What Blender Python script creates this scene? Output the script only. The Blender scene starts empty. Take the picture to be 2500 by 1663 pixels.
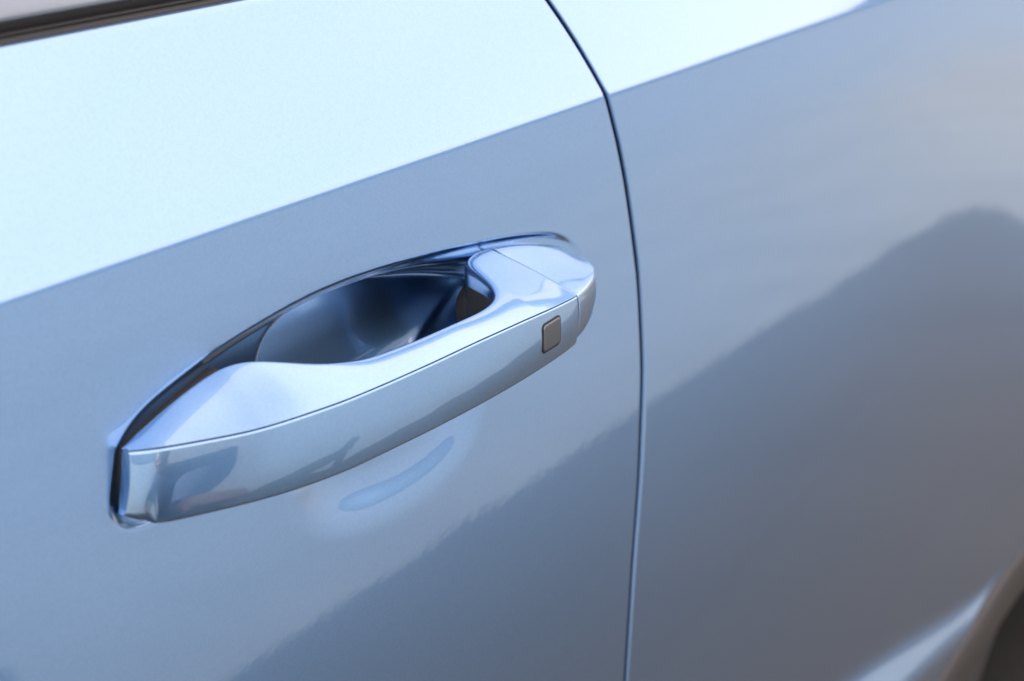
import bpy, bmesh, math, random
import numpy as np
from mathutils import Vector, Matrix

# ------------------------------------------------------------------ camera, world, sun, exposure
SC = bpy.context.scene
COL = SC.collection
CAM = np.array([-0.37, -0.30, 1.145])
FWD = np.array([.7693, .5296, -.357]); FWD /= np.linalg.norm(FWD)
RGT = np.cross(FWD, [0, 0, 1]); RGT /= np.linalg.norm(RGT)
UPV = np.cross(RGT, FWD)
cd = bpy.data.cameras.new('camera'); cam = bpy.data.objects.new('camera', cd); COL.objects.link(cam)
cam.matrix_world = Matrix(((RGT[0], UPV[0], -FWD[0], CAM[0]), (RGT[1], UPV[1], -FWD[1], CAM[1]),
                           (RGT[2], UPV[2], -FWD[2], CAM[2]), (0, 0, 0, 1)))
cd.sensor_width = 36; cd.lens = 57.6; cd.clip_start = 0.01; cd.clip_end = 2000
cd.dof.use_dof = True; cd.dof.focus_distance = 0.50; cd.dof.aperture_fstop = 13
SC.camera = cam

SUN_EL, SUN_AZ = math.radians(31.6), math.radians(-52)      # azimuth from +Y towards +X: the sun stands behind the car
w = bpy.data.worlds.new("World"); SC.world = w; w.use_nodes = True
wn = w.node_tree; bg = wn.nodes['Background']
sky = wn.nodes.new('ShaderNodeTexSky'); sky.sky_type = 'NISHITA'; sky.sun_disc = False
sky.sun_elevation = SUN_EL; sky.sun_rotation = SUN_AZ
sky.air_density = 1.0; sky.dust_density = 1.5; sky.ozone_density = 1.0
# thin bright cloud over most of the sky
tcw = wn.nodes.new('ShaderNodeTexCoord'); mpw = wn.nodes.new('ShaderNodeMapping'); mpw.inputs['Scale'].default_value = (1, 1, 2.6)
nzw = wn.nodes.new('ShaderNodeTexNoise'); nzw.inputs['Scale'].default_value = 1.6; nzw.inputs['Detail'].default_value = 5; nzw.inputs['Roughness'].default_value = .5
mrw = wn.nodes.new('ShaderNodeMapRange'); mrw.inputs['From Min'].default_value = .25; mrw.inputs['From Max'].default_value = .62
mrw.inputs['To Min'].default_value = .72; mrw.inputs['To Max'].default_value = .97
mxw = wn.nodes.new('ShaderNodeMix'); mxw.data_type = 'RGBA'; mxw.inputs[7].default_value = (9.1, 7.9, 8.0, 1)
wn.links.new(tcw.outputs['Generated'], mpw.inputs[0]); wn.links.new(mpw.outputs[0], nzw.inputs['Vector'])
wn.links.new(nzw.outputs['Fac'], mrw.inputs['Value']); # the cloud thins out towards the zenith
spw = wn.nodes.new('ShaderNodeSeparateXYZ'); wn.links.new(tcw.outputs['Generated'], spw.inputs[0])
mzw = wn.nodes.new('ShaderNodeMapRange'); mzw.inputs['From Min'].default_value = .90; mzw.inputs['From Max'].default_value = 1.0
mzw.inputs['To Min'].default_value = 1; mzw.inputs['To Max'].default_value = .4
wn.links.new(spw.outputs['Z'], mzw.inputs['Value'])
muw = wn.nodes.new('ShaderNodeMath'); muw.operation = 'MULTIPLY'
wn.links.new(mrw.outputs[0], muw.inputs[0]); wn.links.new(mzw.outputs[0], muw.inputs[1])
wn.links.new(muw.outputs[0], mxw.inputs[0])
wn.links.new(sky.outputs[0], mxw.inputs[6]); wn.links.new(mxw.outputs[2], bg.inputs[0]); bg.inputs[1].default_value = 0.05
sd_ = bpy.data.lights.new('sun', 'SUN'); sd_.energy = 5.0; sd_.angle = math.radians(0.5); sd_.color = (1.0, .975, .95)
sun = bpy.data.objects.new('sun', sd_); COL.objects.link(sun)
sv = Vector((math.sin(SUN_AZ) * math.cos(SUN_EL), math.cos(SUN_AZ) * math.cos(SUN_EL), math.sin(SUN_EL)))
sun.rotation_euler = sv.to_track_quat('Z', 'Y').to_euler(); sun.location = (0, 3, 6)
SC.view_settings.view_transform = 'Standard'; SC.view_settings.look = 'None'
SC.view_settings.exposure = 2.46; SC.view_settings.gamma = 1.0
SC.cycles.max_bounces = 10

# ------------------------------------------------------------------ materials
def mat(name):
    m = bpy.data.materials.new(name); m.use_nodes = True
    return m, m.node_tree.nodes, m.node_tree.links, m.node_tree.nodes['Principled BSDF']
def paint(name, col, rough=.28, peel=.010, metal=1.0):
    m, N, L, P = mat(name)
    tc = N.new('ShaderNodeTexCoord')
    # metallic flake: tiny cells that vary a little in tint
    vo = N.new('ShaderNodeTexVoronoi'); vo.inputs['Scale'].default_value = 2600
    L.new(tc.outputs['Object'], vo.inputs['Vector'])
    mr = N.new('ShaderNodeMapRange'); mr.inputs['To Min'].default_value = .94; mr.inputs['To Max'].default_value = 1.06
    sp = N.new('ShaderNodeSeparateColor'); L.new(vo.outputs['Color'], sp.inputs[0]); L.new(sp.outputs[0], mr.inputs['Value'])
    mx = N.new('ShaderNodeVectorMath'); mx.operation = 'SCALE'; mx.inputs[0].default_value = col
    L.new(mr.outputs[0], mx.inputs['Scale']); L.new(mx.outputs[0], P.inputs['Base Color'])
    P.inputs['Metallic'].default_value = metal; P.inputs['Roughness'].default_value = rough
    P.inputs['Coat Weight'].default_value = 1; P.inputs['Coat Roughness'].default_value = .015
    P.inputs['Coat IOR'].default_value = 2.1
    n1 = N.new('ShaderNodeTexNoise'); n1.inputs['Scale'].default_value = 190; n1.inputs['Detail'].default_value = 2.5
    L.new(tc.outputs['Object'], n1.inputs['Vector'])
    b = N.new('ShaderNodeBump'); b.inputs['Strength'].default_value = 1; b.inputs['Distance'].default_value = peel * .001
    n2 = N.new('ShaderNodeTexNoise'); n2.inputs['Scale'].default_value = 11; n2.inputs['Detail'].default_value = 1
    L.new(tc.outputs['Object'], n2.inputs['Vector'])
    b2 = N.new('ShaderNodeBump'); b2.inputs['Strength'].default_value = 1; b2.inputs['Distance'].default_value = .00022
    L.new(n2.outputs['Fac'], b2.inputs['Height']); L.new(b2.outputs[0], b.inputs['Normal']); L.new(b2.outputs[0], P.inputs['Normal'])
    n3 = N.new('ShaderNodeTexNoise'); n3.inputs['Scale'].default_value = 35; n3.inputs['Detail'].default_value = 6; n3.inputs['Roughness'].default_value = .65
    L.new(tc.outputs['Object'], n3.inputs['Vector'])
    m3 = N.new('ShaderNodeMapRange'); m3.inputs['From Min'].default_value = .4; m3.inputs['From Max'].default_value = .75; m3.inputs['To Min'].default_value = .012; m3.inputs['To Max'].default_value = .055
    L.new(n3.outputs['Fac'], m3.inputs['Value']); L.new(m3.outputs[0], P.inputs['Coat Roughness'])
    L.new(n1.outputs['Fac'], b.inputs['Height']); L.new(b.outputs[0], P.inputs['Coat Normal'])
    return m
BODY = (.20, .375, .62)
M_body = paint('body_paint', BODY, peel=.016)
M_hand = paint('handle_paint', (.23, .43, .68), rough=.30, peel=.004)
def simple(name, col, rough=.5, metal=0., noise=0., scale=60, bump=0., coat=0):
    m, N, L, P = mat(name)
    P.inputs['Roughness'].default_value = rough; P.inputs['Metallic'].default_value = metal
    P.inputs['Coat Weight'].default_value = coat
    P.inputs['Base Color'].default_value = (*col, 1)
    tc = N.new('ShaderNodeTexCoord')
    nz = N.new('ShaderNodeTexNoise'); nz.inputs['Scale'].default_value = scale; nz.inputs['Detail'].default_value = 5
    L.new(tc.outputs['Object'], nz.inputs['Vector'])
    if noise:
        mr = N.new('ShaderNodeMapRange'); mr.inputs['To Min'].default_value = 1 - noise; mr.inputs['To Max'].default_value = 1 + noise
        L.new(nz.outputs['Fac'], mr.inputs['Value'])
        mx = N.new('ShaderNodeVectorMath'); mx.operation = 'SCALE'; mx.inputs[0].default_value = col
        L.new(mr.outputs[0], mx.inputs['Scale']); L.new(mx.outputs[0], P.inputs['Base Color'])
    if bump:
        b = N.new('ShaderNodeBump'); b.inputs['Strength'].default_value = 1; b.inputs['Distance'].default_value = bump
        L.new(nz.outputs['Fac'], b.inputs['Height']); L.new(b.outputs[0], P.inputs['Normal'])
    return m
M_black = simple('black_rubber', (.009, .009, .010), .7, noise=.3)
M_seal = simple('window_seal', (.03, .03, .03), .4, noise=.2)
M_trim = simple('satin_metal_trim', (.44, .49, .53), .38, 1, noise=.05, scale=300)
M_button = simple('satin_button', (.18, .187, .195), .42, 1, noise=.06, scale=500)
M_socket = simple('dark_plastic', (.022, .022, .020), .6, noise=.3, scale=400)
M_glass = simple('dark_glass', (.02, .025, .03), .03, coat=0)
M_inner = simple('underbody_black', (.02, .02, .02), .8)
M_tyre = simple('tyre_rubber', (.03, .028, .026), .75, noise=.3, scale=90, bump=.0004)
M_ground = simple('asphalt', (.092, .102, .112), .85, noise=.25, scale=3.0)
M_liner = simple('arch_liner', (.032, .030, .026), .5, noise=.3, scale=60)

# ------------------------------------------------------------------ helpers
def link(name, verts, faces, m, parent=None, smooth=True):
    me = bpy.data.meshes.new(name); me.from_pydata([tuple(map(float, v)) for v in verts], [], faces)
    me.materials.append(m)
    if smooth: me.polygons.foreach_set('use_smooth', [True] * len(me.polygons))
    me.validate(); me.update()
    bm = bmesh.new(); bm.from_mesh(me); bmesh.ops.recalc_face_normals(bm, faces=bm.faces); bm.to_mesh(me); bm.free()
    o = bpy.data.objects.new(name, me); COL.objects.link(o)
    if parent: o.parent = parent
    return o
def grid_obj(name, P, m, parent=None):
    """P: (nu, nv, 3) array of points"""
    nu, nv = P.shape[:2]
    me = bpy.data.meshes.new(name)
    idx = np.arange(nu * nv).reshape(nu, nv)
    f = np.stack([idx[:-1, :-1], idx[1:, :-1], idx[1:, 1:], idx[:-1, 1:]], -1).reshape(-1, 4)
    me.vertices.add(nu * nv); me.vertices.foreach_set('co', P.reshape(-1).astype(np.float32))
    me.loops.add(f.size); me.loops.foreach_set('vertex_index', f.reshape(-1).astype(np.int32))
    me.polygons.add(len(f)); me.polygons.foreach_set('loop_start', (np.arange(len(f)) * 4).astype(np.int32))
    me.polygons.foreach_set('use_smooth', np.ones(len(f), bool))
    me.materials.append(m); me.update(calc_edges=True); me.validate()
    o = bpy.data.objects.new(name, me); COL.objects.link(o)
    if parent: o.parent = parent
    return o
def loft(name, rings, m, parent=None, cap0=True, cap1=True):
    nr, nk = len(rings), len(rings[0])
    V = [p for r in rings for p in r]
    F = [(i * nk + k, i * nk + (k + 1) % nk, (i + 1) * nk + (k + 1) % nk, (i + 1) * nk + k) for i in range(nr - 1) for k in range(nk)]
    if cap0: F.append(tuple(range(nk)))
    if cap1: F.append(tuple((nr - 1) * nk + k for k in range(nk))[::-1])
    o = link(name, V, F, m, parent)
    flat = [p.index for p in o.data.polygons if len(p.vertices) > 4]
    for i in flat: o.data.polygons[i].use_smooth = False
    return o
def sstep(a, b, x):
    if a > b: return 1 - sstep(b, a, x)
    t = np.clip((x - a) / (b - a), 0, 1); return t * t * t * (t * (6 * t - 15) + 10)
def smooth_arr(A, n, k=1):
    A = A.copy()
    for _ in range(n): A[k:-k] = .25 * A[:-2 * k] + .5 * A[k:-k] + .25 * A[2 * k:]
    return A
def chaikin(P, n=3):
    P = np.array(P, float)
    for _ in range(n):
        Q = np.roll(P, -1, 0); P = np.stack([.75 * P + .25 * Q, .25 * P + .75 * Q], 1).reshape(-1, 2)
    return P
def poly_sd(x, z, P):
    """signed distance, positive inside"""
    best = np.full(x.shape, 1e9); inside = np.zeros(x.shape, bool)
    for i in range(len(P)):
        a, b = P[i], P[(i + 1) % len(P)]; d = b - a
        t = np.clip(((x - a[0]) * d[0] + (z - a[1]) * d[1]) / (d @ d), 0, 1)
        best = np.minimum(best, (x - a[0] - t * d[0]) ** 2 + (z - a[1] - t * d[1]) ** 2)
        c = (a[1] > z) != (b[1] > z)
        with np.errstate(divide='ignore', invalid='ignore'):
            xx = a[0] + (z - a[1]) * d[0] / (d[1] if d[1] else 1e-12)
        inside ^= c & (x < xx)
    return np.where(inside, 1, -1) * np.sqrt(best)

# ------------------------------------------------------------------ the side of the car as a height field y(x, z)
# tilt of the side (degrees, + = facing up) against height, integrated to a profile
ZK = np.array([.30, .55, .75, .88, .96, .997, 1.0005, 1.0138, 1.0155, 1.0176, 1.050, 1.090, 1.30])
TK = np.array([-4., -2., 1., 2.5, 4.4, 5.4, 7.6, 8.2, 15.0, 26.0, 26.5, 28.0, 30.0])
zz = np.linspace(.30, 1.30, 20001)
tt = smooth_arr(np.interp(zz, ZK, TK), 60)
yy = np.concatenate([[0], np.cumsum(np.tan(np.radians(tt[:-1])) * np.diff(zz))])
yy -= np.interp(.965, zz, yy)
WX, WZ = .86, .32
def arch_z(x):
    u = np.clip(np.abs(x - WX) / .46, 0, 1); return .30 + .283 * (1 - u ** 6) ** (1 / 6)
FX = np.linspace(-3, 1.8, 4801)
F1 = smooth_arr(np.interp(FX, [.20, .353, .451, .59, .672, 1.6], [.690, .661, .639, .600, .588, .585]), 2500)
F2 = smooth_arr(np.interp(FX, [.20, .36, .455, .585, .70, 1.6], [.058, .052, .042, .026, .014, .008]), 2500)
def base_y(x, z):
    y = np.interp(z, zz, yy)
    # the haunch: the shoulder flattens rearwards and the side swells outward
    yc = np.interp(1.0165, zz, yy)
    y = np.where(z > 1.0165, yc + (y - yc) * (1 - .80 * sstep(.20, .55, x)), y)
    y = y - .026 * sstep(.46, 1.15, x) * np.exp(-((z - .80) / .20) ** 2)
    # low shoulder of the wheel-arch flare: a short slope facing up, thinning out rearwards
    z1 = np.interp(x, FX, F1); ex = np.interp(x, FX, F2)
    y = y - ex * .30 * sstep(0, 1, (z1 - z) / ex) * sstep(.10, .42, x)
    return y
REC = chaikin([(-.1176, .954), (-.1150, .9618), (-.1114, .9702), (-.1028, .9760), (-.0884, .9800), (-.0717, .9832), (-.0577, .9852),
               (-.0393, .9872), (-.020, .9877), (.0006, .9868), (.0225, .9850), (.0341, .9840), (.0585, .9810), (.0794, .9775),
               (.0960, .9735), (.1080, .9660), (.1110, .957), (.106, .948), (.090, .9435), (.05, .943), (0, .944), (-.05, .9445), (-.095, .9445),
               (-.1095, .9450), (-.1158, .9485)], 2)
CUP = chaikin([(-.0600, .966), (-.0585, .9770), (-.0505, .9845), (-.0393, .9872), (-.020, .9877), (.0006, .9868), (.0200, .9845),
               (.0310, .9822), (.0450, .9795), (.0600, .9755), (.0800, .9690), (.0860, .960), (.0840, .948), (.0620, .943), (.0500, .936), (.0466, .9257), (.0420, .917), (.0320, .9095),
               (.0150, .9055), (-.0028, .9045), (-.0250, .9065), (-.0420, .9130), (-.0540, .925), (-.0590, .945)], 2)
LZ = np.linspace(.89, 1.0, 1101)
LY = smooth_arr(np.interp(LZ, [.89, .912, .919, .928, .9325, .9420, .948, .955, .965, .975, 1.0], [.0036, .0037, .0039, .0034, .0031, .0205, .0225, .0246, .0271, .0292, .0304]), 200)
def cup_depth(x, z, part):
    y = np.zeros_like(x)
    m = (x > -.15) & (x < .13) & (z > .89) & (z < 1.0)
    xm, zm = x[m], z[m]
    sr = poly_sd(xm, zm, REC)
    fade = 1 - sstep(.085, .112, xm)
    dr = .0017 * sstep(-.0004, .0013, sr) * (.12 + .88 * fade) * (.30 + .70 * sstep(.944, .954, zm))
    sc = poly_sd(xm, zm, CUP)
    up = sstep(.925, .975, zm)
    wd = .040 * (1 - up) + .040 * up
    st = -.0060 * (1 - up) - .0004 * up
    wd = .0235 - .0115 * sstep(.930, .960, zm); st = -.0008 * (1 - sstep(.922, .945, zm))
    lin = np.interp(zm + .0042 * sstep(-.030, .008, xm) * sstep(.955, .925, zm), LZ, LY)
    lin = lin * (1 + (.05 + .12 * sstep(.02, -.04, xm)) * sstep(.940, .930, zm))
    dc = lin * sstep(0, 1, np.clip((sc - st) / wd, 0, 1))
    if part == 'recess': y[m] = dr
    else: y[m] = dc
    return y

# rear shut line of the door: points (x, z)
GZ = np.array([.30, .55, .7718, .8232, .8595, .9047, .9424, .9728, .985, .9988, 1.0081, 1.0187, 1.0313, 1.0424, 1.0503, 1.075, 1.12])
GX = np.array([.095, .116, .1359, .1416, .1471, .1509, .1497, .1448, .1425, .1388, .1364, .1334, .1295, .1248, .1207, .107, .08])
gz = np.linspace(.30, 1.12, 1641); gx = smooth_arr(np.interp(gz, GZ, GX), 300)
def gap_x(z): return np.interp(z, gz, gx)
def belt_z(x): return 1.0725 + 0 * x
GAP = .0012
def edge_s(r=.0011, n=7):
    a = np.linspace(0, math.pi / 2, n); return r * (1 - np.cos(a)), r * (1 - np.sin(a))
def frange(*segs):
    out = []
    for a, b, st in segs: out += list(np.arange(a, b, st))
    out.append(segs[-1][1]); out = np.array(out)
    return out[np.concatenate([[True], np.diff(out) > 2e-4])]
def side_panel(name, sgn, svals, zvals, yfun, parent, edge=True):
    es, ey = edge_s()
    flange = [(0, .010), (0, .0075), (0, .005)]
    s = np.concatenate([[f[0] for f in flange], es, svals[svals > es[-1] + 1e-4]])
    dy = np.concatenate([[f[1] + .0011 for f in flange], ey, np.zeros((svals > es[-1] + 1e-4).sum())])
    S, Z = np.meshgrid(s, zvals, indexing='ij')
    X = gap_x(Z) + sgn * (GAP + S)
    cup = yfun(X, Z, 'cup'); rec = yfun(X, Z, 'recess')
    for _ in range(7):
        cup[1:-1] = .25 * cup[:-2] + .5 * cup[1:-1] + .25 * cup[2:]; cup[:, 1:-1] = .25 * cup[:, :-2] + .5 * cup[:, 1:-1] + .25 * cup[:, 2:]
    for _ in range(1):
        rec[1:-1] = .25 * rec[:-2] + .5 * rec[1:-1] + .25 * rec[2:]; rec[:, 1:-1] = .25 * rec[:, :-2] + .5 * rec[:, 1:-1] + .25 * rec[:, 2:]
    cup = np.sqrt(cup ** 2 + rec ** 2)
    t = np.clip((Z - 1.0668) / .002, 0, 1)
    Y = base_y(X, Z) + cup + .002 * (1 - np.sqrt(1 - .99 * t * t)) + dy[:, None]
    return grid_obj(name, np.stack([X, Y, Z], -1), M_body, parent)

car = bpy.data.objects.new('parked_car', None); COL.objects.link(car); car.location = (0, 0, 0)
car['label'] = 'light blue metallic car seen close up at its door handle and shut line'; car['category'] = 'car'

z_door = frange((.30, .86, .012), (.86, .90, .003), (.90, .995, .0006), (.995, 1.022, .0006), (1.022, 1.066, .003), (1.066, 1.0688, .0003))
s_door = frange((0, .03, .0008), (.03, .285, .0007), (.285, .36, .004), (.36, .93, .02))
rear_door = side_panel('rear_door', -1, s_door, z_door, cup_depth, car)
z_q = frange((.78, .86, .006), (.86, .995, .004), (.995, 1.022, .0008), (1.022, 1.10, .004))
# quarter panel: lower edge follows the wheel arch
def quarter():
    es, ey = edge_s()
    svals = frange((.0024, .02, .002), (.02, .30, .004), (.30, 1.0, .006), (1.0, 2.18, .02))
    s = np.concatenate([[0, 0, 0], es, svals]); dy = np.concatenate([np.array([.0111, .0086, .0061]), ey, 0 * svals])
    z = frange((.30, .57, .012), (.57, .72, .003), (.72, .99, .005), (.99, 1.024, .0008), (1.024, 1.066, .004), (1.066, 1.0688, .0005))
    S, Z = np.meshgrid(s, z, indexing='ij')
    X = gap_x(Z) * (1 - sstep(0, .5, S)) + .13 * sstep(0, .5, S) + GAP + S
    t = np.clip((Z - 1.0668) / .002, 0, 1)
    Y = base_y(X, Z) + dy[:, None] + .002 * (1 - np.sqrt(1 - .99 * t * t))
    o = grid_obj('quarter_panel', np.stack([X, Y, Z], -1), M_body, car)
    bm = bmesh.new(); bm.from_mesh(o.data)
    kill = []
    for f in bm.faces:
        c = f.calc_center_median()
        if abs(c.x - WX) < .46 and c.z < float(arch_z(c.x)) - .001: kill.append(f)
    bmesh.ops.delete(bm, geom=kill, context='FACES'); bm.to_mesh(o.data); bm.free()
quarter()
# dark jamb behind the shut line
jz = np.linspace(.3, 1.0688, 60)
rings = [[(gap_x(z) - .02, base_y(np.array([0.]), np.array([z]))[0] + .0052, z), (gap_x(z) + .02, base_y(np.array([0.]), np.array([z]))[0] + .0052, z),
          (gap_x(z) + .02, base_y(np.array([0.]), np.array([z]))[0] + .03, z), (gap_x(z) - .02, base_y(np.array([0.]), np.array([z]))[0] + .03, z)] for z in jz]
loft('door_seal', rings, M_black, car)

# ------------------------------------------------------------------ belt trim along the side window
ZB = 1.0688
yb = float(base_y(np.array([0.]), np.array([ZB]))[0])
def strip(name, prof, m, x0, x1, parent, n=2):
    return loft(name, [[(x, yb + a, ZB + b) for a, b in prof] for x in np.linspace(x0, x1, n)], m, parent)
XT = .060
strip('belt_seal', [(.0016, -.003), (.0014, .0004), (.0020, .0012), (.004, .0014), (.012, .0014), (.012, -.003)], M_seal, -.80, XT + .03, car)
strip('belt_trim', [(.0030, .0013), (.0026, .0017), (.0030, .0022), (.012, .0022), (.012, .0013)], M_socket, -.80, XT + .03, car)
strip('belt_channel', [(.0042, .0020), (.0042, .0075), (.012, .0075), (.012, .0020)], M_seal, -.80, XT + .03, car)
strip('window_molding', [(.0034, .0046), (.0022, .0054), (.0022, .0064), (.0052, .0110), (.0094, .0155), (.0120, .0165), (.016, .0165), (.016, .0046)], M_trim, -.80, XT + .03, car)

# ------------------------------------------------------------------ door handle
handle = bpy.data.objects.new('door_handle', None); COL.objects.link(handle); handle.parent = car
# key rings: Ex, Ey, Ez, Ix, Iy, rise, bottom z, inner fillet
K = np.array([
 (-.1141, -.0036, .9690, -.1141, -.0004, .0000, .9525, .0003),
 (-.1135, -.0055, .9694, -.1128, -.0004, .0008, .9500, .0004),
 (-.1116, -.0080, .9697, -.1090, -.0003, .0010, .9492, .0005),
 (-.1035, -.0128, .9697, -.0985, -.0002, .0050, .9494, .0008),
 (-.0883, -.0210, .9698, -.0815, -.0002, .0090, .9496, .0012),
 (-.0790, -.0255, .9705, -.0710, -.0030, .0112, .9500, .0016),
 (-.0723, -.0280, .9710, -.0650, -.0105, .0100, .9503, .0018),
 (-.0600, -.0315, .9715, -.0550, -.0180, .0070, .9508, .0020),
 (-.0450, -.0338, .9720, -.0410, -.0225, .0042, .9515, .0022),
 (-.0254, -.0358, .9725, -.0220, -.0250, .0038, .9520, .0022),
 (-.0050, -.0368, .9727, -.0020, -.0262, .0038, .9523, .0022),
 (.0100, -.0370, .9723, .0120, -.0258, .0038, .9525, .0024),
 (.0200, -.0367, .9718, .0225, -.0232, .0046, .9525, .0030),
 (.0280, -.0363, .9712, .0290, -.0175, .0063, .9525, .0040),
 (.0350, -.0358, .9706, .0325, -.0105, .0084, .9525, .0048),
 (.0420, -.0352, .9701, .0352, -.0030, .0104, .9525, .0050),
 (.0480, -.0346, .9696, .0395, .0035, .0119, .9525, .0050),
 (.0545, -.0338, .9691, .0545, .0036, .0116, .9527, .0050),
 (.0640, -.0315, .9688, .0670, .0018, .0100, .9532, .0050),
 (.0760, -.0270, .9682, .0790, .0018, .0076, .9542, .0050),
 (.0870, -.0205, .9672, .0900, .0018, .0050, .9555, .0040),
 (.0965, -.0120, .9660, .0985, .0018, .0025, .9570, .0030),
 (.1010, -.0050, .9650, .1020, .0018, .0005, .9585, .0012),
 (.1025, -.0010, .9640, .1030, .0020, .0002, .9600, .0004)])
seg = np.concatenate([[0], np.cumsum(np.linalg.norm(np.diff(K[:, :2], axis=0), axis=1))])
NR = 420
sp = np.linspace(0, seg[-1], NR)
D = np.stack([np.interp(sp, seg, K[:, j]) for j in range(8)], 1)
D = smooth_arr(D, 90); D[:, 5:] = smooth_arr(D[:, 5:], 60)
SEAM = int(np.argmin(abs(D[:, 0] - .0545)))

def rounded(P, R, n=6, sub=None):
    """closed 2-D polygon P with corner radii R -> fixed number of points; sub[i] = (count, bulge) along edge i -> i+1"""
    out = []; N = len(P); P = [np.array(p, float) for p in P]
    A, B = [], []
    for i in range(N):
        p, a, b = P[i], P[i - 1] - P[i], P[(i + 1) % N] - P[i]
        la, lb = np.linalg.norm(a) + 1e-12, np.linalg.norm(b) + 1e-12
        r = min(R[i], .48 * la, .48 * lb)
        A.append(p + a / la * r); B.append(p + b / lb * r)
    for i in range(N):
        for t in np.linspace(0, 1, n):
            wq = .70
            q = ((1 - t) ** 2 * A[i] + 2 * wq * t * (1 - t) * P[i] + t * t * B[i]) / ((1 - t) ** 2 + 2 * wq * t * (1 - t) + t * t)
            out.append(q)
        if sub and sub[i]:
            c, bu = sub[i]; e = A[(i + 1) % N] - B[i]; nn = np.array([-e[1], e[0]]); nn /= np.linalg.norm(nn) + 1e-12
            for t in np.linspace(0, 1, c + 2)[1:-1]:
                out.append(B[i] + e * t + nn * bu * 4 * t * (1 - t))
    return out
TOPB, FACEB = .0005, .0007
def frame(d):
    E, I = d[:2], d[3:5]; o = E - I; W = np.linalg.norm(o); return I, o / W, W
def section(d, kind, shrink=0.):
    I, o, W = frame(d); zE, h, zB, rf = d[2], d[5], d[6], d[7]
    kl = min(1., max(0., (-.1092 - d[0]) / .0010)); fb = min(.0032, W * .4) * (1 - kl) + .96 * W * kl
    zt = (zB + .0012) * (1 - kl) + (zE - .0006) * kl; zf = (zB + .0022) * (1 - kl) + (zE - .0004) * kl
    if kind == 'top':
        P = [(W, zE + .0002), (W - fb, zE + .0002), (W - fb, zf), (0, zt), (0, zE + h)]
        R = [.0004, .0002, .0005, .003, rf]
        sub = [None, None, (2, 0), (6, 0), (14, TOPB * min(1, W / .02))]
    elif kind == 'face':
        P = [(W, zE - .0002), (W - fb + .0004, zE - .0002), (W - fb + .0004, zB - .0007), (W - .0002, zB - .0007)]
        P = [P[0], P[3], P[2], P[1]]
        R = [.0008, .0036, .0004, .0002]
        sub = [(10, -FACEB), None, None, None]
        P = P[::-1]; R = R[::-1]; sub = [sub[(2 - i) % 4] for i in range(4)]
        sub = [None, None, (10, -FACEB), None]
        # order: inner top, inner bottom, outer bottom, outer top
        P = [P[0], P[1], P[2], P[3]]
    elif kind == 'cap':
        P = [(W, zE), (W - .0002, zB - .0007), (0, zB + .0008), (0, zE + h)]
        P = [P[2], P[1], P[0], P[3]]
        R = [.001, .0036, .0011, rf]
        sub = [(4, 0), (10, -FACEB), (14, TOPB * min(1, W / .02)), (4, 0)]
    elif kind == 'core':
        P = [(W - .0016, zE - .003), (W - .0016, zB + .003), (.001, zB + .003), (.001, zE + h - .0045), (W - .0016, zE - .0008)]
        R = [.0005] * 5; sub = None
    q = np.array(rounded(P, R, 6, sub))
    if shrink:
        c = np.array([W / 2, (zE + zB) / 2]); v = c - q; q = q + v / (np.linalg.norm(v, axis=1, keepdims=True) + 1e-9) * shrink
    sh = .17 * max(0., 1 - (d[0] + .1128) / .03)
    return [(I[0] + o[0] * a + sh * (z - .956), I[1] + o[1] * a, z) for a, z in q]
def piece(name, kind, i0, i1, m, parent, e0=False, e1=False):
    rings = []
    ends0 = [(0, .0004), (0, .0002), (0, .00005)] if e0 else []
    for k, (off, sh) in enumerate(ends0): rings.append(section(D[i0], kind, sh) if k == 0 else section(D[i0], kind, sh))
    def shifted(i, dx):
        d = D[i].copy(); return d
    for i in range(i0 + (1 if e0 else 0), i1 + 1 - (1 if e1 else 0)): rings.append(section(D[i], kind))
    if e1: rings += [section(D[i1], kind, .00005), section(D[i1], kind, .0002), section(D[i1], kind, .0004)]
    return loft(name, rings, m, parent)
piece('grip_cover', 'top', 0, SEAM, M_hand, handle, e1=True)
piece('face_cover', 'face', 0, SEAM, M_hand, handle, e1=True)
piece('grip_core', 'core', 3, SEAM + 6, M_black, handle)
piece('end_cap', 'cap', SEAM + 1, NR - 1, M_hand, handle, e0=True)

# rubber gasket between the front leg of the grip and the door skin
rings = []
for i in range(0, NR):
    if D[i][0] > -.083: break
    x, y = D[i][3] + .0008 * max(0, 1 - i / 12), D[i][4]
    zB, zT = D[i][6] + .0009 + .17 * 0, D[i][2] + D[i][5] - .0009
    sh = .17 * max(0., 1 - (D[i][0] + .1128) / .03)
    rings.append([(x + sh * (z - .956), yy_, z) for yy_, z in ((y - .0002, zB), (y - .0002, zT), (.0050, zT - .0004), (.0050, zB + .0002))])
loft('gasket', rings, M_black, handle)
# added dark strip behind the grip, put in to darken the pocket's reflections
PR = [i for i in range(NR) if D[i][4] < -.0035 and D[i][0] < .06]
rings = []
for i in PR:
    I, o, W = frame(D[i]); zB, zT = D[i][6] + .0020, D[i][2] - .0005 + .25 * D[i][5]
    q = [(.0010, zB), (-.0004, zB + .0004), (-.0006, zB + .0012), (-.0006, zT - .0012), (-.0004, zT - .0004), (.0010, zT)]
    rings.append([(I[0] + o[0] * a, I[1] + o[1] * a, z) for a, z in q])
loft('pocket_darkener', rings, M_socket, handle)

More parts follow.
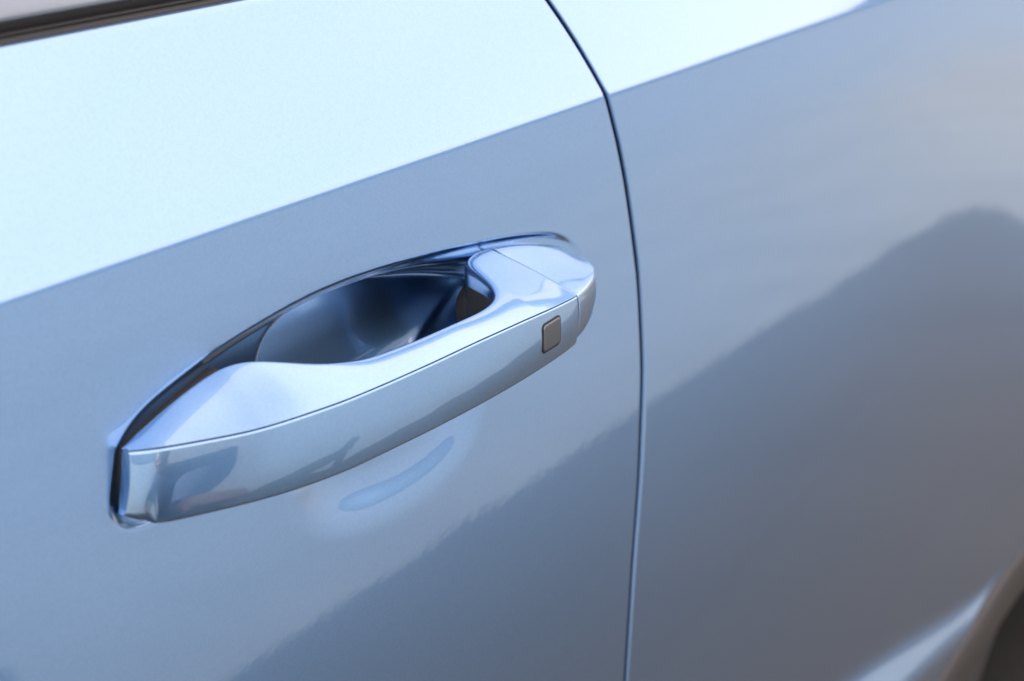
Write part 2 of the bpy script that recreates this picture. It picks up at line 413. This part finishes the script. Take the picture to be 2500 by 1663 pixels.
# square sensor button on the face cover
from mathutils.bvhtree import BVHTree
bpy.context.view_layer.update()
fc = bpy.data.objects['face_cover']
BV = BVHTree.FromPolygons([v.co[:] for v in fc.data.vertices], [p.vertices[:] for p in fc.data.polygons])
smp = []
for x in np.linspace(.027, .043, 14):
    for z in np.linspace(.9560, .9690, 12):
        h = BV.ray_cast(Vector((x, -.2, z)), Vector((0, 1, 0)))
        if h[0]: smp.append((x - .035, z - .9627, h[0].y))
smp = np.array(smp); qa, qb = smp[:, 0], smp[:, 1]
QC = np.linalg.lstsq(np.stack([np.ones(len(qa)), qa, qb, qa * qa, qa * qb, qb * qb], 1), smp[:, 2], rcond=None)[0]
def face_y(x, z):
    a, b = x - .035, z - .9627
    return float(QC @ np.array([1, a, b, a * a, a * b, b * b]))
def rrect_plate(name, cx, cz, w, h, r, layers, m, skew=0., parent=None):
    V = []; n = 0
    for grow, out in layers:
        ring = []
        for (sx, sz, a0) in ((1, 1, 0), (-1, 1, 90), (-1, -1, 180), (1, -1, 270)):
            for a in np.linspace(a0, a0 + 90, 7):
                rr = max(r + grow, .0002)
                x = cx + sx * (w / 2 - r) + rr * math.cos(math.radians(a)); z = cz + sz * (h / 2 - r) + rr * math.sin(math.radians(a))
                ring.append((x, face_y(x, z) - out, z + skew * (x - cx)))
        V.append(ring); n = len(ring)
    F = [(i * n + k, i * n + (k + 1) % n, (i + 1) * n + (k + 1) % n, (i + 1) * n + k) for i in range(len(V) - 1) for k in range(n)]
    F.append(tuple((len(V) - 1) * n + k for k in range(n)))
    return link(name, [p for r_ in V for p in r_], F, m, parent)
rrect_plate('button_groove_shade', .0350, .9624, .0108, .0088, .0012, [(0.0006, -.0006), (.0006, .0002), (.0005, .00026), (-.0004, .00026)], M_black, parent=handle)  # black plate gives the groove around the button its shade by colour
rrect_plate('sensor_button', .0350, .9624, .0108, .0088, .0012, [(0, -.0006), (0, .0004), (-.00015, .00052), (-.0005, .0006), (-.0011, .00058)], M_button, parent=handle)

# dark body standing in for the shaded opening in the rear leg
def leg_hole_shade():
    # solid, rounded towards the front; its dark colour replaces the shade of the hole
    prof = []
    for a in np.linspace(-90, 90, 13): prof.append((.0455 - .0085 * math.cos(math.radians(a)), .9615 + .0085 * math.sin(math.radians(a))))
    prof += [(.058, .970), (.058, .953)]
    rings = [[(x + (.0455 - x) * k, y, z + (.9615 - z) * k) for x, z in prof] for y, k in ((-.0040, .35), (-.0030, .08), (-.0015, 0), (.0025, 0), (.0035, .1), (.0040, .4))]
    return loft('leg_hole_shade', rings, M_socket, handle)
leg_hole_shade()

# ------------------------------------------------------------------ the rest of the car: glass, roof, wheel, lower body
def extr(name, prof, x0, x1, m, parent=car, n=2):
    return loft(name, [[(x, a, b) for a, b in prof] for x in np.linspace(x0, x1, n)], m, parent)
glass_prof = [(yb + .012, 1.09), (yb + .07, 1.25), (yb + .16, 1.42), (yb + .165, 1.42), (yb + .075, 1.25), (yb + .017, 1.09)]
extr('side_window', glass_prof, -1.9, .10, M_glass)
roof_prof = [(yb + .15, 1.41), (yb + .17, 1.445), (yb + .25, 1.485), (yb + .5, 1.52), (yb + .75, 1.53), (yb + 1.0, 1.52), (yb + 1.25, 1.485), (yb + 1.33, 1.445), (yb + 1.35, 1.41)]
def roof_ring(x):
    k = 1 - .12 * max(0, (x - 1.5) / .85) ** 2 - .10 * max(0, (-1.2 - x) / .4) ** 2
    dz = -.05 * max(0, (x - 1.5) / .85) ** 2 - .1 * max(0, (-1.2 - x) / .4) ** 2
    cy = yb + .75; return [(x, cy + (a - cy) * k, b + dz) for a, b in roof_prof]
loft('roof', [roof_ring(x) for x in np.linspace(-1.6, 2.35, 60)], M_body, car)
q_prof = [(yb - .001, 1.0722), (yb + .055, 1.22), (yb + .16, 1.42), (yb + .2, 1.42), (yb + .12, 1.22), (yb + .1, 1.0722)]
extr('rear_pillar', q_prof, .105, 2.10, M_body)
zs = np.linspace(1.0722, .30, 40)
def mirror_side():
    prof = [(1.62 - float(base_y(np.array([0.]), np.array([z]))[0]), z) for z in zs]
    prof2 = [(1.62, .30), (1.62, 1.09), (1.52, 1.42), (1.48, 1.42), (1.5, 1.09), (1.5, .30)]
    return extr('far_side', prof2, -2.7, 2.30, M_body)
mirror_side()
extr('tailgate', [(yb + .02, .45), (yb + .02, 1.06), (yb + .30, 1.38), (yb + 1.20, 1.38), (1.6, 1.06), (1.6, .45)], 2.20, 2.32, M_body)
extr('underbody', [(.03, .22), (.03, .31), (1.6, .31), (1.6, .22)], -2.7, .60, M_inner)
fz = frange((.30, .99, .02), (.99, 1.022, .0012), (1.022, 1.0688, .01))
X, Z = np.meshgrid(np.array([-.782, -.784, -1.0, -1.4, -1.9]), fz, indexing='ij')
grid_obj('front_door', np.stack([X, base_y(X, Z) + np.array([.006, 0, 0, 0, 0])[:, None], Z], -1), M_body, car)
X, Z = np.meshgrid(np.array([-1.905, -2.3, -2.6, -2.8]), frange((.30, .99, .02)), indexing='ij')
grid_obj('front_wing', np.stack([X, base_y(X, Z) + np.array([0, .01, .05, .15])[:, None], Z], -1), M_body, car)
extr('bonnet', [(.05, .99), (.3, 1.03), (1.3, 1.03), (1.6, .99), (1.6, .9), (.05, .9)], -2.75, -1.6, M_body)
# cladding of the arch, liner and tyre
xs_ = np.concatenate([np.linspace(.4005, .46, 40), np.linspace(.465, 1.255, 60), np.linspace(1.26, 1.3195, 40)])
def arch_part(name, prof, m):
    rings = []
    for xq in xs_:
        zt = float(arch_z(xq)); y0 = float(base_y(np.array([xq]), np.array([zt]))[0])
        cx, cz = WX - xq, .25 - zt; l = math.hypot(cx, cz); rings.append([(xq + cx / l * a, y0 + b, zt + cz / l * a) for a, b in prof])
    return loft(name, rings, m, car)
arch_part('arch_cladding', [(-.0060, .0010), (-.0052, -.0014), (-.0020, -.0028), (.030, -.0036), (.040, .0010), (.042, .008), (.042, .03), (-.0060, .03)], M_liner)
arch_part('wheel_liner', [(.036, .028), (.036, .26), (.041, .26), (.041, .028)], M_black)
loft('tyre', [[(WX + r * math.cos(a), y, WZ + r * math.sin(a)) for r, y in ((.22, .01), (.30, .0), (.328, .012), (.34, .03), (.34, .2), (.32, .22), (.22, .22))] for a in np.linspace(0, 2 * math.pi, 73)], M_tyre, car, False, False)

# ------------------------------------------------------------------ ground
nd = M_ground.node_tree; gN = nd.nodes; gL = nd.links
tcg = gN.new('ShaderNodeTexCoord'); sg = gN.new('ShaderNodeSeparateXYZ'); gL.new(tcg.outputs['Object'], sg.inputs[0])
nq = gN.new('ShaderNodeTexNoise'); nq.inputs['Scale'].default_value = 1.2; nq.inputs['Detail'].default_value = 4; gL.new(tcg.outputs['Object'], nq.inputs['Vector'])
ad = gN.new('ShaderNodeMath'); ad.operation = 'MULTIPLY_ADD'; ad.inputs[1].default_value = 1.6; gL.new(nq.outputs['Fac'], ad.inputs[0]); gL.new(sg.outputs['X'], ad.inputs[2])
mg = gN.new('ShaderNodeMapRange'); mg.inputs['From Min'].default_value = 3.6; mg.inputs['From Max'].default_value = 7.0; gL.new(ad.outputs[0], mg.inputs['Value'])
mixg = gN.new('ShaderNodeMix'); mixg.data_type = 'RGBA'; my = gN.new('ShaderNodeMapRange'); my.inputs['From Min'].default_value = -1.15; my.inputs['From Max'].default_value = -.45
sy = gN.new('ShaderNodeMath'); sy.operation = 'MULTIPLY_ADD'; sy.inputs[1].default_value = .35; gL.new(nq.outputs['Fac'], sy.inputs[0]); gL.new(sg.outputs['Y'], sy.inputs[2]); gL.new(sy.outputs[0], my.inputs['Value'])
mm = gN.new('ShaderNodeMath'); mm.operation = 'MAXIMUM'; mf = gN.new('ShaderNodeMapRange'); mf.inputs['From Min'].default_value = -3.2; mf.inputs['From Max'].default_value = -2.2; gL.new(sg.outputs['Y'], mf.inputs['Value'])
mp = gN.new('ShaderNodeMath'); mp.operation = 'MULTIPLY'; gL.new(mg.outputs[0], mp.inputs[0]); gL.new(mf.outputs[0], mp.inputs[1])
gL.new(mp.outputs[0], mm.inputs[0]); gL.new(my.outputs[0], mm.inputs[1]); gL.new(mm.outputs[0], mixg.inputs[0])
pg = gN['Principled BSDF']; old = pg.inputs['Base Color'].links[0].from_socket
gL.new(old, mixg.inputs[6])
scw = gN.new('ShaderNodeVectorMath'); scw.operation = 'MULTIPLY'; scw.inputs[1].default_value = (1.18, .95, .70); gL.new(old, scw.inputs[0])
gL.new(scw.outputs[0], mixg.inputs[7]); gL.new(mixg.outputs[2], pg.inputs['Base Color'])
g = link('ground', [(-400, -400, 0), (400, -400, 0), (400, 400, 0), (-400, 400, 0)], [(0, 1, 2, 3)], M_ground, smooth=False)
g['kind'] = 'structure'
rnd = random.Random(4); V, F = [], []
NT = 360
hh = [8.6 + 2 * rnd.random() + 1.4 * math.sin(i * .13) for i in range(NT)]
for i in range(NT):
    a = 2 * math.pi * i / NT
    for r, z in ((90, 0), (90, hh[i] * .75), (93, hh[i]), (98, hh[i] * .7), (98, 0)): V.append((r * math.cos(a), r * math.sin(a), z))
for i in range(NT):
    j = (i + 1) % NT
    for k in range(4): F.append((i * 5 + k, j * 5 + k, j * 5 + k + 1, i * 5 + k + 1))
tl = link('distant_trees', V, F, simple('far_foliage', (.018, .028, .040), .9, noise=.5, scale=.3), smooth=False)
tl['kind'] = 'stuff'; tl['label'] = 'dark line of far trees along the horizon, mirrored in the crease'

# ------------------------------------------------------------------ a person crouching beside the door (mirrored in the handle)
M_skin = simple('skin', (.30, .19, .14), .6, noise=.06, scale=40)
M_jacket = simple('navy_jacket', (.030, .045, .085), .85, noise=.25, scale=40, bump=.002)
M_trousers = simple('dark_trousers', (.035, .035, .042), .9, noise=.25, scale=60, bump=.002)
M_shoe = simple('brown_shoe', (.06, .035, .02), .5)
M_hair = simple('dark_hair', (.03, .018, .010), .6, noise=.4, scale=200, bump=.001)
M_cam = simple('camera_plastic', (.02, .02, .02), .45, noise=.2, scale=800, bump=.0001)
person = bpy.data.objects.new('person', None); COL.objects.link(person); person.location = (-.46, -.72, 0); 
person['label'] = 'person in navy jacket crouching beside the car, mirrored dark in the end of the handle'; person['category'] = 'person'
J = {}; EDG = []
def jt(n, p, r, parent=None):
    J[n] = (p, r)
    if parent: EDG.append((parent, n))
jt('pelvis', (-.50, -.88, .36), (.135, .12))
jt('waist', (-.49, -.84, .49), (.140, .11), 'pelvis'); jt('chest', (-.47, -.77, .65), (.165, .125), 'waist')
jt('upchest', (-.46, -.72, .77), (.140, .10), 'chest'); jt('neck', (-.455, -.67, .855), (.055, .055), 'upchest')
jt('headbase', (-.45, -.63, .915), (.066, .070), 'neck'); jt('head', (-.445, -.605, .98), (.078, .092), 'headbase'); jt('crown', (-.45, -.61, 1.04), (.066, .075), 'head')
jt('shR', (-.295, -.76, .78), (.066, .066), 'upchest'); jt('elR', (-.245, -.62, .60), (.050, .050), 'shR')
jt('wrR', (-.20, -.55, .62), (.030, .026), 'elR'); jt('paR', (-.185, -.52, .625), (.036, .018), 'wrR')
jt('shL', (-.62, -.68, .77), (.066, .066), 'upchest'); jt('elL', (-.66, -.52, .60), (.050, .050), 'shL')
jt('wrL', (-.56, -.46, .56), (.030, .026), 'elL'); jt('paL', (-.53, -.44, .555), (.036, .018), 'wrL')
jt('hipR', (-.42, -.92, .33), (.100, .100), 'pelvis'); jt('knR', (-.20, -.60, .50), (.068, .068), 'hipR')
jt('calfR', (-.21, -.64, .30), (.058, .058), 'knR'); jt('anR', (-.22, -.68, .10), (.040, .040), 'calfR'); jt('toeR', (-.14, -.55, .045), (.040, .030), 'anR')
jt('hipL', (-.60, -.86, .33), (.100, .100), 'pelvis'); jt('knL', (-.56, -.50, .44), (.068, .068), 'hipL')
jt('calfL', (-.60, -.62, .27), (.058, .058), 'knL'); jt('anL', (-.62, -.70, .10), (.040, .040), 'calfL'); jt('toeL', (-.56, -.56, .045), (.040, .030), 'anL')
for side, sx, root in (('R', 1, 'paR'), ('L', -1, 'paL')):
    px_, py_, pz_ = J[root][0]
    for k, (ln, dz) in enumerate(((.072, .030), (.080, .012), (.075, -.006), (.060, -.022))):
        b = (px_ + .030 * (sx > 0) + .02 * (sx < 0), py_ + .030 - dz * .8, pz_ + .004)
        jt('f%s%da' % (side, k), b, (.0095, .0095), root)
        jt('f%s%db' % (side, k), (b[0] + ln * .42, b[1] + ln * .15, b[2] - .006), (.0085, .0085), 'f%s%da' % (side, k))
        jt('f%s%dc' % (side, k), (b[0] + ln * .70, b[1] + ln * .18, b[2] - .030), (.0078, .0078), 'f%s%db' % (side, k))
    jt('t%sa' % side, (px_ - .004, py_ + .036, pz_ + .002), (.012, .012), root)
    jt('t%sb' % side, (px_ + .016, py_ + .056, pz_ - .006), (.010, .010), 't%sa' % side)
names = list(J)
me = bpy.data.meshes.new('body'); me.from_pydata([J[n][0] for n in names], [(names.index(a), names.index(b)) for a, b in EDG], []); me.update()
body = bpy.data.objects.new('body', me); COL.objects.link(body)
md = body.modifiers.new('skin', 'SKIN'); md.use_smooth_shade = True
for i, n in enumerate(names):
    me.skin_vertices[0].data[i].radius = J[n][1]; me.skin_vertices[0].data[i].use_root = (n == 'pelvis')
sb = body.modifiers.new('sub', 'SUBSURF'); sb.levels = 2; sb.render_levels = 2
bpy.context.view_layer.update()
dg = bpy.context.evaluated_depsgraph_get()
bm2 = bpy.data.meshes.new_from_object(body.evaluated_get(dg)); bpy.data.objects.remove(body)
bm2.name = 'body'; body = bpy.data.objects.new('body', bm2); COL.objects.link(body); body.parent = person; body.matrix_parent_inverse = person.matrix_basis.inverted()
bm2.materials.clear()
for m_ in (M_jacket, M_trousers, M_skin, M_shoe): bm2.materials.append(m_)
for p in bm2.polygons:
    c = p.center; p.use_smooth = True
    if c.z > .865 and c.y < -.52: p.material_index = 2
    elif c.z > .52 and ((c.y > -.575 and c.x > -.235 and c.z > .585) or (c.y > -.475 and c.x < -.40 and c.z > .52)): p.material_index = 2
    elif c.z < .42 or (c.z < .58 and c.y > -.70 and (c.x > -.29 or c.x < -.47)): p.material_index = 3 if c.z < .085 else 1
HC = Vector((-.445, -.605, .98)); HF = Vector((.25, .95, -.10)).normalized(); HS = HF.cross(Vector((0, 0, 1))).normalized(); HU = HS.cross(HF)
def ell(name, c, r, m, cutf=None, nu=24, nv=16):
    V, F = [], []
    for j in range(nv + 1):
        for i in range(nu):
            a, b = 2 * math.pi * i / nu, math.pi * j / nv
            l = (r[0] * math.sin(b) * math.cos(a), r[1] * math.sin(b) * math.sin(a), r[2] * math.cos(b))
            V.append(HC + HS * (c[0] + l[0]) + HF * (c[1] + l[1]) + HU * (c[2] + l[2]))
    F = [(j * nu + i, j * nu + (i + 1) % nu, (j + 1) * nu + (i + 1) % nu, (j + 1) * nu + i) for j in range(nv) for i in range(nu)]
    if cutf: F = [f for f in F if cutf(sum((Vector(V[k]) for k in f), Vector()) / 4 - HC)]
    o = link(name, V, F, m, person); o.matrix_parent_inverse = person.matrix_basis.inverted(); return o
ell('hair', (0, -.008, .012), (.088, .108, .108), M_hair, lambda v: v.dot(HF) < .055 or v.dot(HU) > .075)
ell('nose', (0, .095, -.012), (.014, .022, .022), M_skin)
M_eye = simple('eye_white', (.75, .74, .72), .2)
for sx in (-1, 1):
    ell('eye', (sx * .030, .083, .012), (.012, .010, .010), M_eye); ell('ear', (sx * .080, .0, -.005), (.010, .020, .030), M_skin)
ell('mouth', (0, .088, -.050), (.024, .008, .006), simple('lips', (.45, .18, .15), .4))

person.location.x -= .03
